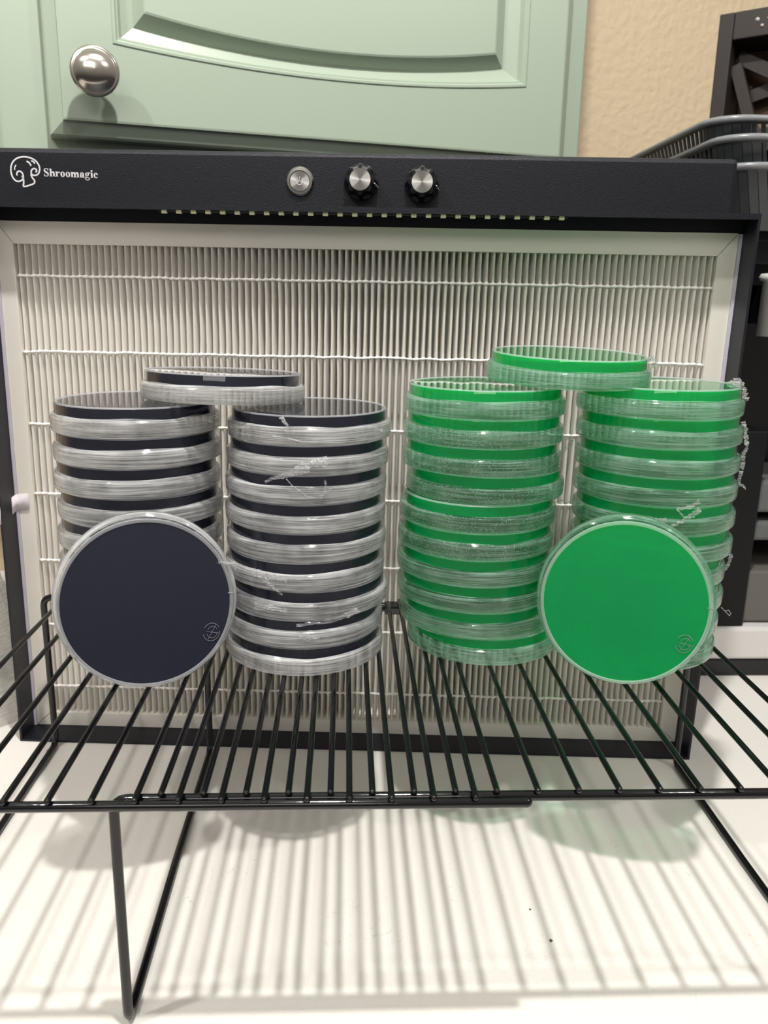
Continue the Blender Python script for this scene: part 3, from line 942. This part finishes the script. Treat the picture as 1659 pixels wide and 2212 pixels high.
# ------------------------------------------------------------------ right-hand background: appliance, baskets, wall organiser
ap = thing('kitchen_appliance', 'black kitchen appliance with silver handle and base strip right of the hood', 'appliance')
AX, AY = 268, 356
MB().box(AX, 520, AY + 110, 560, -71, 240).build('back_panel', M['appliance'], ap)
bevel(MB().box(AX, 520, AY, 560, 230, 255.5).build('top_block', M['appliance_grey'], ap), 2)
MB().box(AX, 520, AY - .6, AY + .4, 247, 248.5).build('seam', M['appliance'], ap)
bevel(MB().box(AX, 346, AY, AY + 112, -71, 100).build('side_post', M['appliance_grey'], ap), 1.5)
bevel(MB().box(AX, 316, AY, AY + 112, 100, 230).build('upper_post', M['appliance'], ap), 1.5)
bevel(MB().box(343, 515, AY + 12, AY + 100, 28, 56).build('grey_vent', M['greyvent'], ap), 3)
bevel(MB().box(343, 515, AY + 12, AY + 100, 3, 20).build('grey_vent', M['greyvent'], ap), 3)
bevel(MB().box(346.5, 515, AY + 8, AY + 108, -70, -23).build('drip_tray', M['taupe'], ap), 2)
bevel(MB().box(AX, 520, AY - 3, 560, -101, -71.2).build('base_strip', M['silver'], ap), 3)
bevel(MB().box(AX, 520, AY - 2, 560, ZT, -101.2).build('foot', M['appliance'], ap), 1)
hm = MB().lathe([(0.01, 176), (13, 176), (13, 217), (15.4, 218), (16, 220.5), (14.5, 223), (0.01, 224)], 40).xf(Matrix.Translation((334, AY - 10, 0)))
hm.build('handle', M['silver'], ap)
MB().box(327, 341, AY, AY + 112, 185, 215).build('handle_bracket', M['appliance'], ap)


def rrect(x0, x1, y0, y1, r, n=6):
    out = []
    for cx, cy, a0 in ((x1 - r, y1 - r, 0), (x0 + r, y1 - r, 90), (x0 + r, y0 + r, 180), (x1 - r, y0 + r, 270)):
        for i in range(n + 1):
            a = math.radians(a0 + 90 * i / n); out.append((cx + r * math.cos(a), cy + r * math.sin(a)))
    return out


def basket(z_rim, dx, dy, label):
    """slotted plastic basket: tapered wall of ribs between a rolled rim and a solid lower band"""
    t_ = thing('plastic_basket', label, 'basket', group='nested plastic baskets on the appliance')
    x0, x1, y0, y1 = 270 + dx, 470 + dx, 346 + dy, 610 + dy
    RD = 26; hgt = 46
    rim = rrect(x0, x1, y0, y1, RD)
    rm = MB(); n = len(rim)
    rm.tube([(p[0], p[1], z_rim) for p in rim] + [(rim[0][0], rim[0][1], z_rim), (rim[1][0], rim[1][1], z_rim)], 2.6, 8, caps=False)
    rm.build('rim', M['rim'], t_)
    top = rrect(x0 + 1, x1 - 1, y0 + 1, y1 - 1, RD); q = lambda d: rrect(x0 + d, x1 - d, y0 + d, y1 - d, RD - 2)
    w = MB()
    # solid bands and floor
    for za, zb_, da, db in ((0, -2.5, 1, 2.5), (-31, -42.5, 13, 17)):
        A_, B_ = q(da), q(db)
        vs = [(p[0], p[1], z_rim + za) for p in A_] + [(p[0], p[1], z_rim + zb_) for p in B_]
        w.add(vs, [(k, (k + 1) % n, n + (k + 1) % n, n + k) for k in range(n)])
    w.add([(p[0], p[1], z_rim - 42.5) for p in q(17)], [tuple(range(n))[::-1]])
    # ribs between the bands
    A_, B_ = q(2.5), q(13)

    def along(lo, i0, i1, cnt):
        for c in range(cnt):
            t0 = (c + .12) / cnt; t1 = (c + .5) / cnt
            a0 = Vector(A_[i0]).lerp(Vector(A_[i1]), t0); a1 = Vector(A_[i0]).lerp(Vector(A_[i1]), t1)
            b0 = Vector(B_[i0]).lerp(Vector(B_[i1]), t0); b1 = Vector(B_[i0]).lerp(Vector(B_[i1]), t1)
            w.add([(a0.x, a0.y, z_rim - 2.5), (a1.x, a1.y, z_rim - 2.5), (b1.x, b1.y, z_rim - 31), (b0.x, b0.y, z_rim - 31)], [(0, 1, 2, 3)])
    m = 7
    along(0, 2 * m - 1, 2 * m, 26); along(0, m - 1, m, 20); along(0, 3 * m - 1, 3 * m, 20); along(0, 4 * m - 1, 0, 26)
    for c0 in range(4):
        for k in range(c0 * m, c0 * m + m - 1):
            w.add([(A_[k][0], A_[k][1], z_rim - 2.5), (A_[k + 1][0], A_[k + 1][1], z_rim - 2.5), (B_[k + 1][0], B_[k + 1][1], z_rim - 31), (B_[k][0], B_[k][1], z_rim - 31)], [(0, 1, 2, 3)])
    wo = w.build('wall', M['dark_plastic'], t_)
    so = wo.modifiers.new('thick', 'SOLIDIFY'); so.thickness = .0018
    return t_


basket(332, 0, 0, 'dark grey slotted basket, uppermost of the nest on the appliance')
basket(317.5, 4, -11, 'dark grey slotted basket, middle one of the nest on the appliance')
basket(297, 7, -19, 'dark grey slotted basket, lowest of the nest on the appliance')

# dark wooden organiser on the wall at the far right
og = thing('wall_organizer', 'dark brown wall frame with crossed slats in the upper right corner', 'wall frame')
OP = on_plane(1545, 130, (0, 600, 0), Vector((0, 1, 0)))
OA = math.radians(-38); OU = Vector((math.cos(OA), math.sin(OA), 0)); ON = Vector((-math.sin(OA), math.cos(OA), 0))
OM = Matrix(((OU.x, ON.x, 0, OP.x), (OU.y, ON.y, 0, OP.y), (0, 0, 1, OP.z), (0, 0, 0, 1)))
bevel(MB().box(0, 14, 0, 60, -150, 41).xf(OM).build('side_rail', M['brown'], og), 1)
bevel(MB().box(14.2, 150, 0, 60, 16, 41).xf(OM).build('top_rail', M['brown'], og), 1)
MB().box(14.2, 150, 52, 58, -150, 15.8).xf(OM).build('back_board', M['tan'], og)
bevel(MB().box(14.2, 150, 6, 50, -88, -66).xf(OM).build('shelf_board', M['brown'], og), 1)


def slat(p, q, w, y0, y1):
    p, q = Vector(p), Vector(q); d = (q - p).normalized(); nn = Vector((-d.y, d.x)) * w / 2
    c = [p + nn, p - nn, q - nn, q + nn]; mb = MB(); quadprism(mb, [(v.x, v.y) for v in c], y0, y1)
    mb.xf(OM).build('slat', M['brown'], og)


slat((16, 6), (120, -50), 12, 22, 30); slat((17, -4), (44, -78), 11, 12, 20); slat((30, -30), (140, -4), 12, 34, 42)
for i in range(8):
    for j in range(2):
        s_ = MB(); x, z = 36 + i * 11 + j * 5, 31 - j * 6
        s_.lathe([(2.0 - j * .5, 0), (1.4, 1.2), (0.01, 1.6)], 12).xf(Matrix.Rotation(PI / 2, 4, 'X')).xf(Matrix.Translation((x, 0, z))).xf(OM)
        s_.build('stud', M['studs'], og)

# crumpled clear bag at the left, and crumbs on the worktop
bg = MB(); nu, nv = 36, 24
vs = []
for j in range(nv + 1):
    for i in range(nu):
        a = 2 * PI * i / nu; t_ = j / nv
        rr = (52 * (1 - .55 * t_ ** 2)) * (1 if j < nv else .02)
        nn = mnoise.noise_vector(Vector((2.2 * math.cos(a), 2.2 * math.sin(a), t_ * 4))) * 9
        vs.append((-300 + rr * math.cos(a) + nn.x, 300 + rr * math.sin(a) + nn.y, max(ZT + .2, ZT + 150 * t_ + nn.z * (1 if j else 0))))
bg.add(vs, [(j * nu + i, j * nu + (i + 1) % nu, (j + 1) * nu + (i + 1) % nu, (j + 1) * nu + i) for j in range(nv) for i in range(nu)])
tag(bg.build('plastic_bag', M['bag']), 'crumpled clear plastic bag left of the hood', 'bag')

for (px, py, r, lab) in ((1190, 2033, .75, 'larger dark crumb on the bare worktop right of centre'), (1145, 1965, .5, 'tiny crumb on the worktop just behind the larger dark crumb'),
                         (102, 1622, .6, 'crumb on the worktop by the left foot of the hood')):
    P = on_plane(px, py, (0, 0, ZT), Vector((0, 0, 1)))
    cm = MB().lathe([(0.01, 0), (r, .1), (r * 1.1, r * .6), (r * .6, r * 1.1), (0.01, r * 1.2)], 10, fr=lambda j, a: .25 * r * math.sin(3 * a + j))
    cm.xf(Matrix.Translation((P.x, P.y, ZT)))
    tag(cm.build('crumb', M['crumb']), lab, 'crumb', 'crumbs on the worktop')
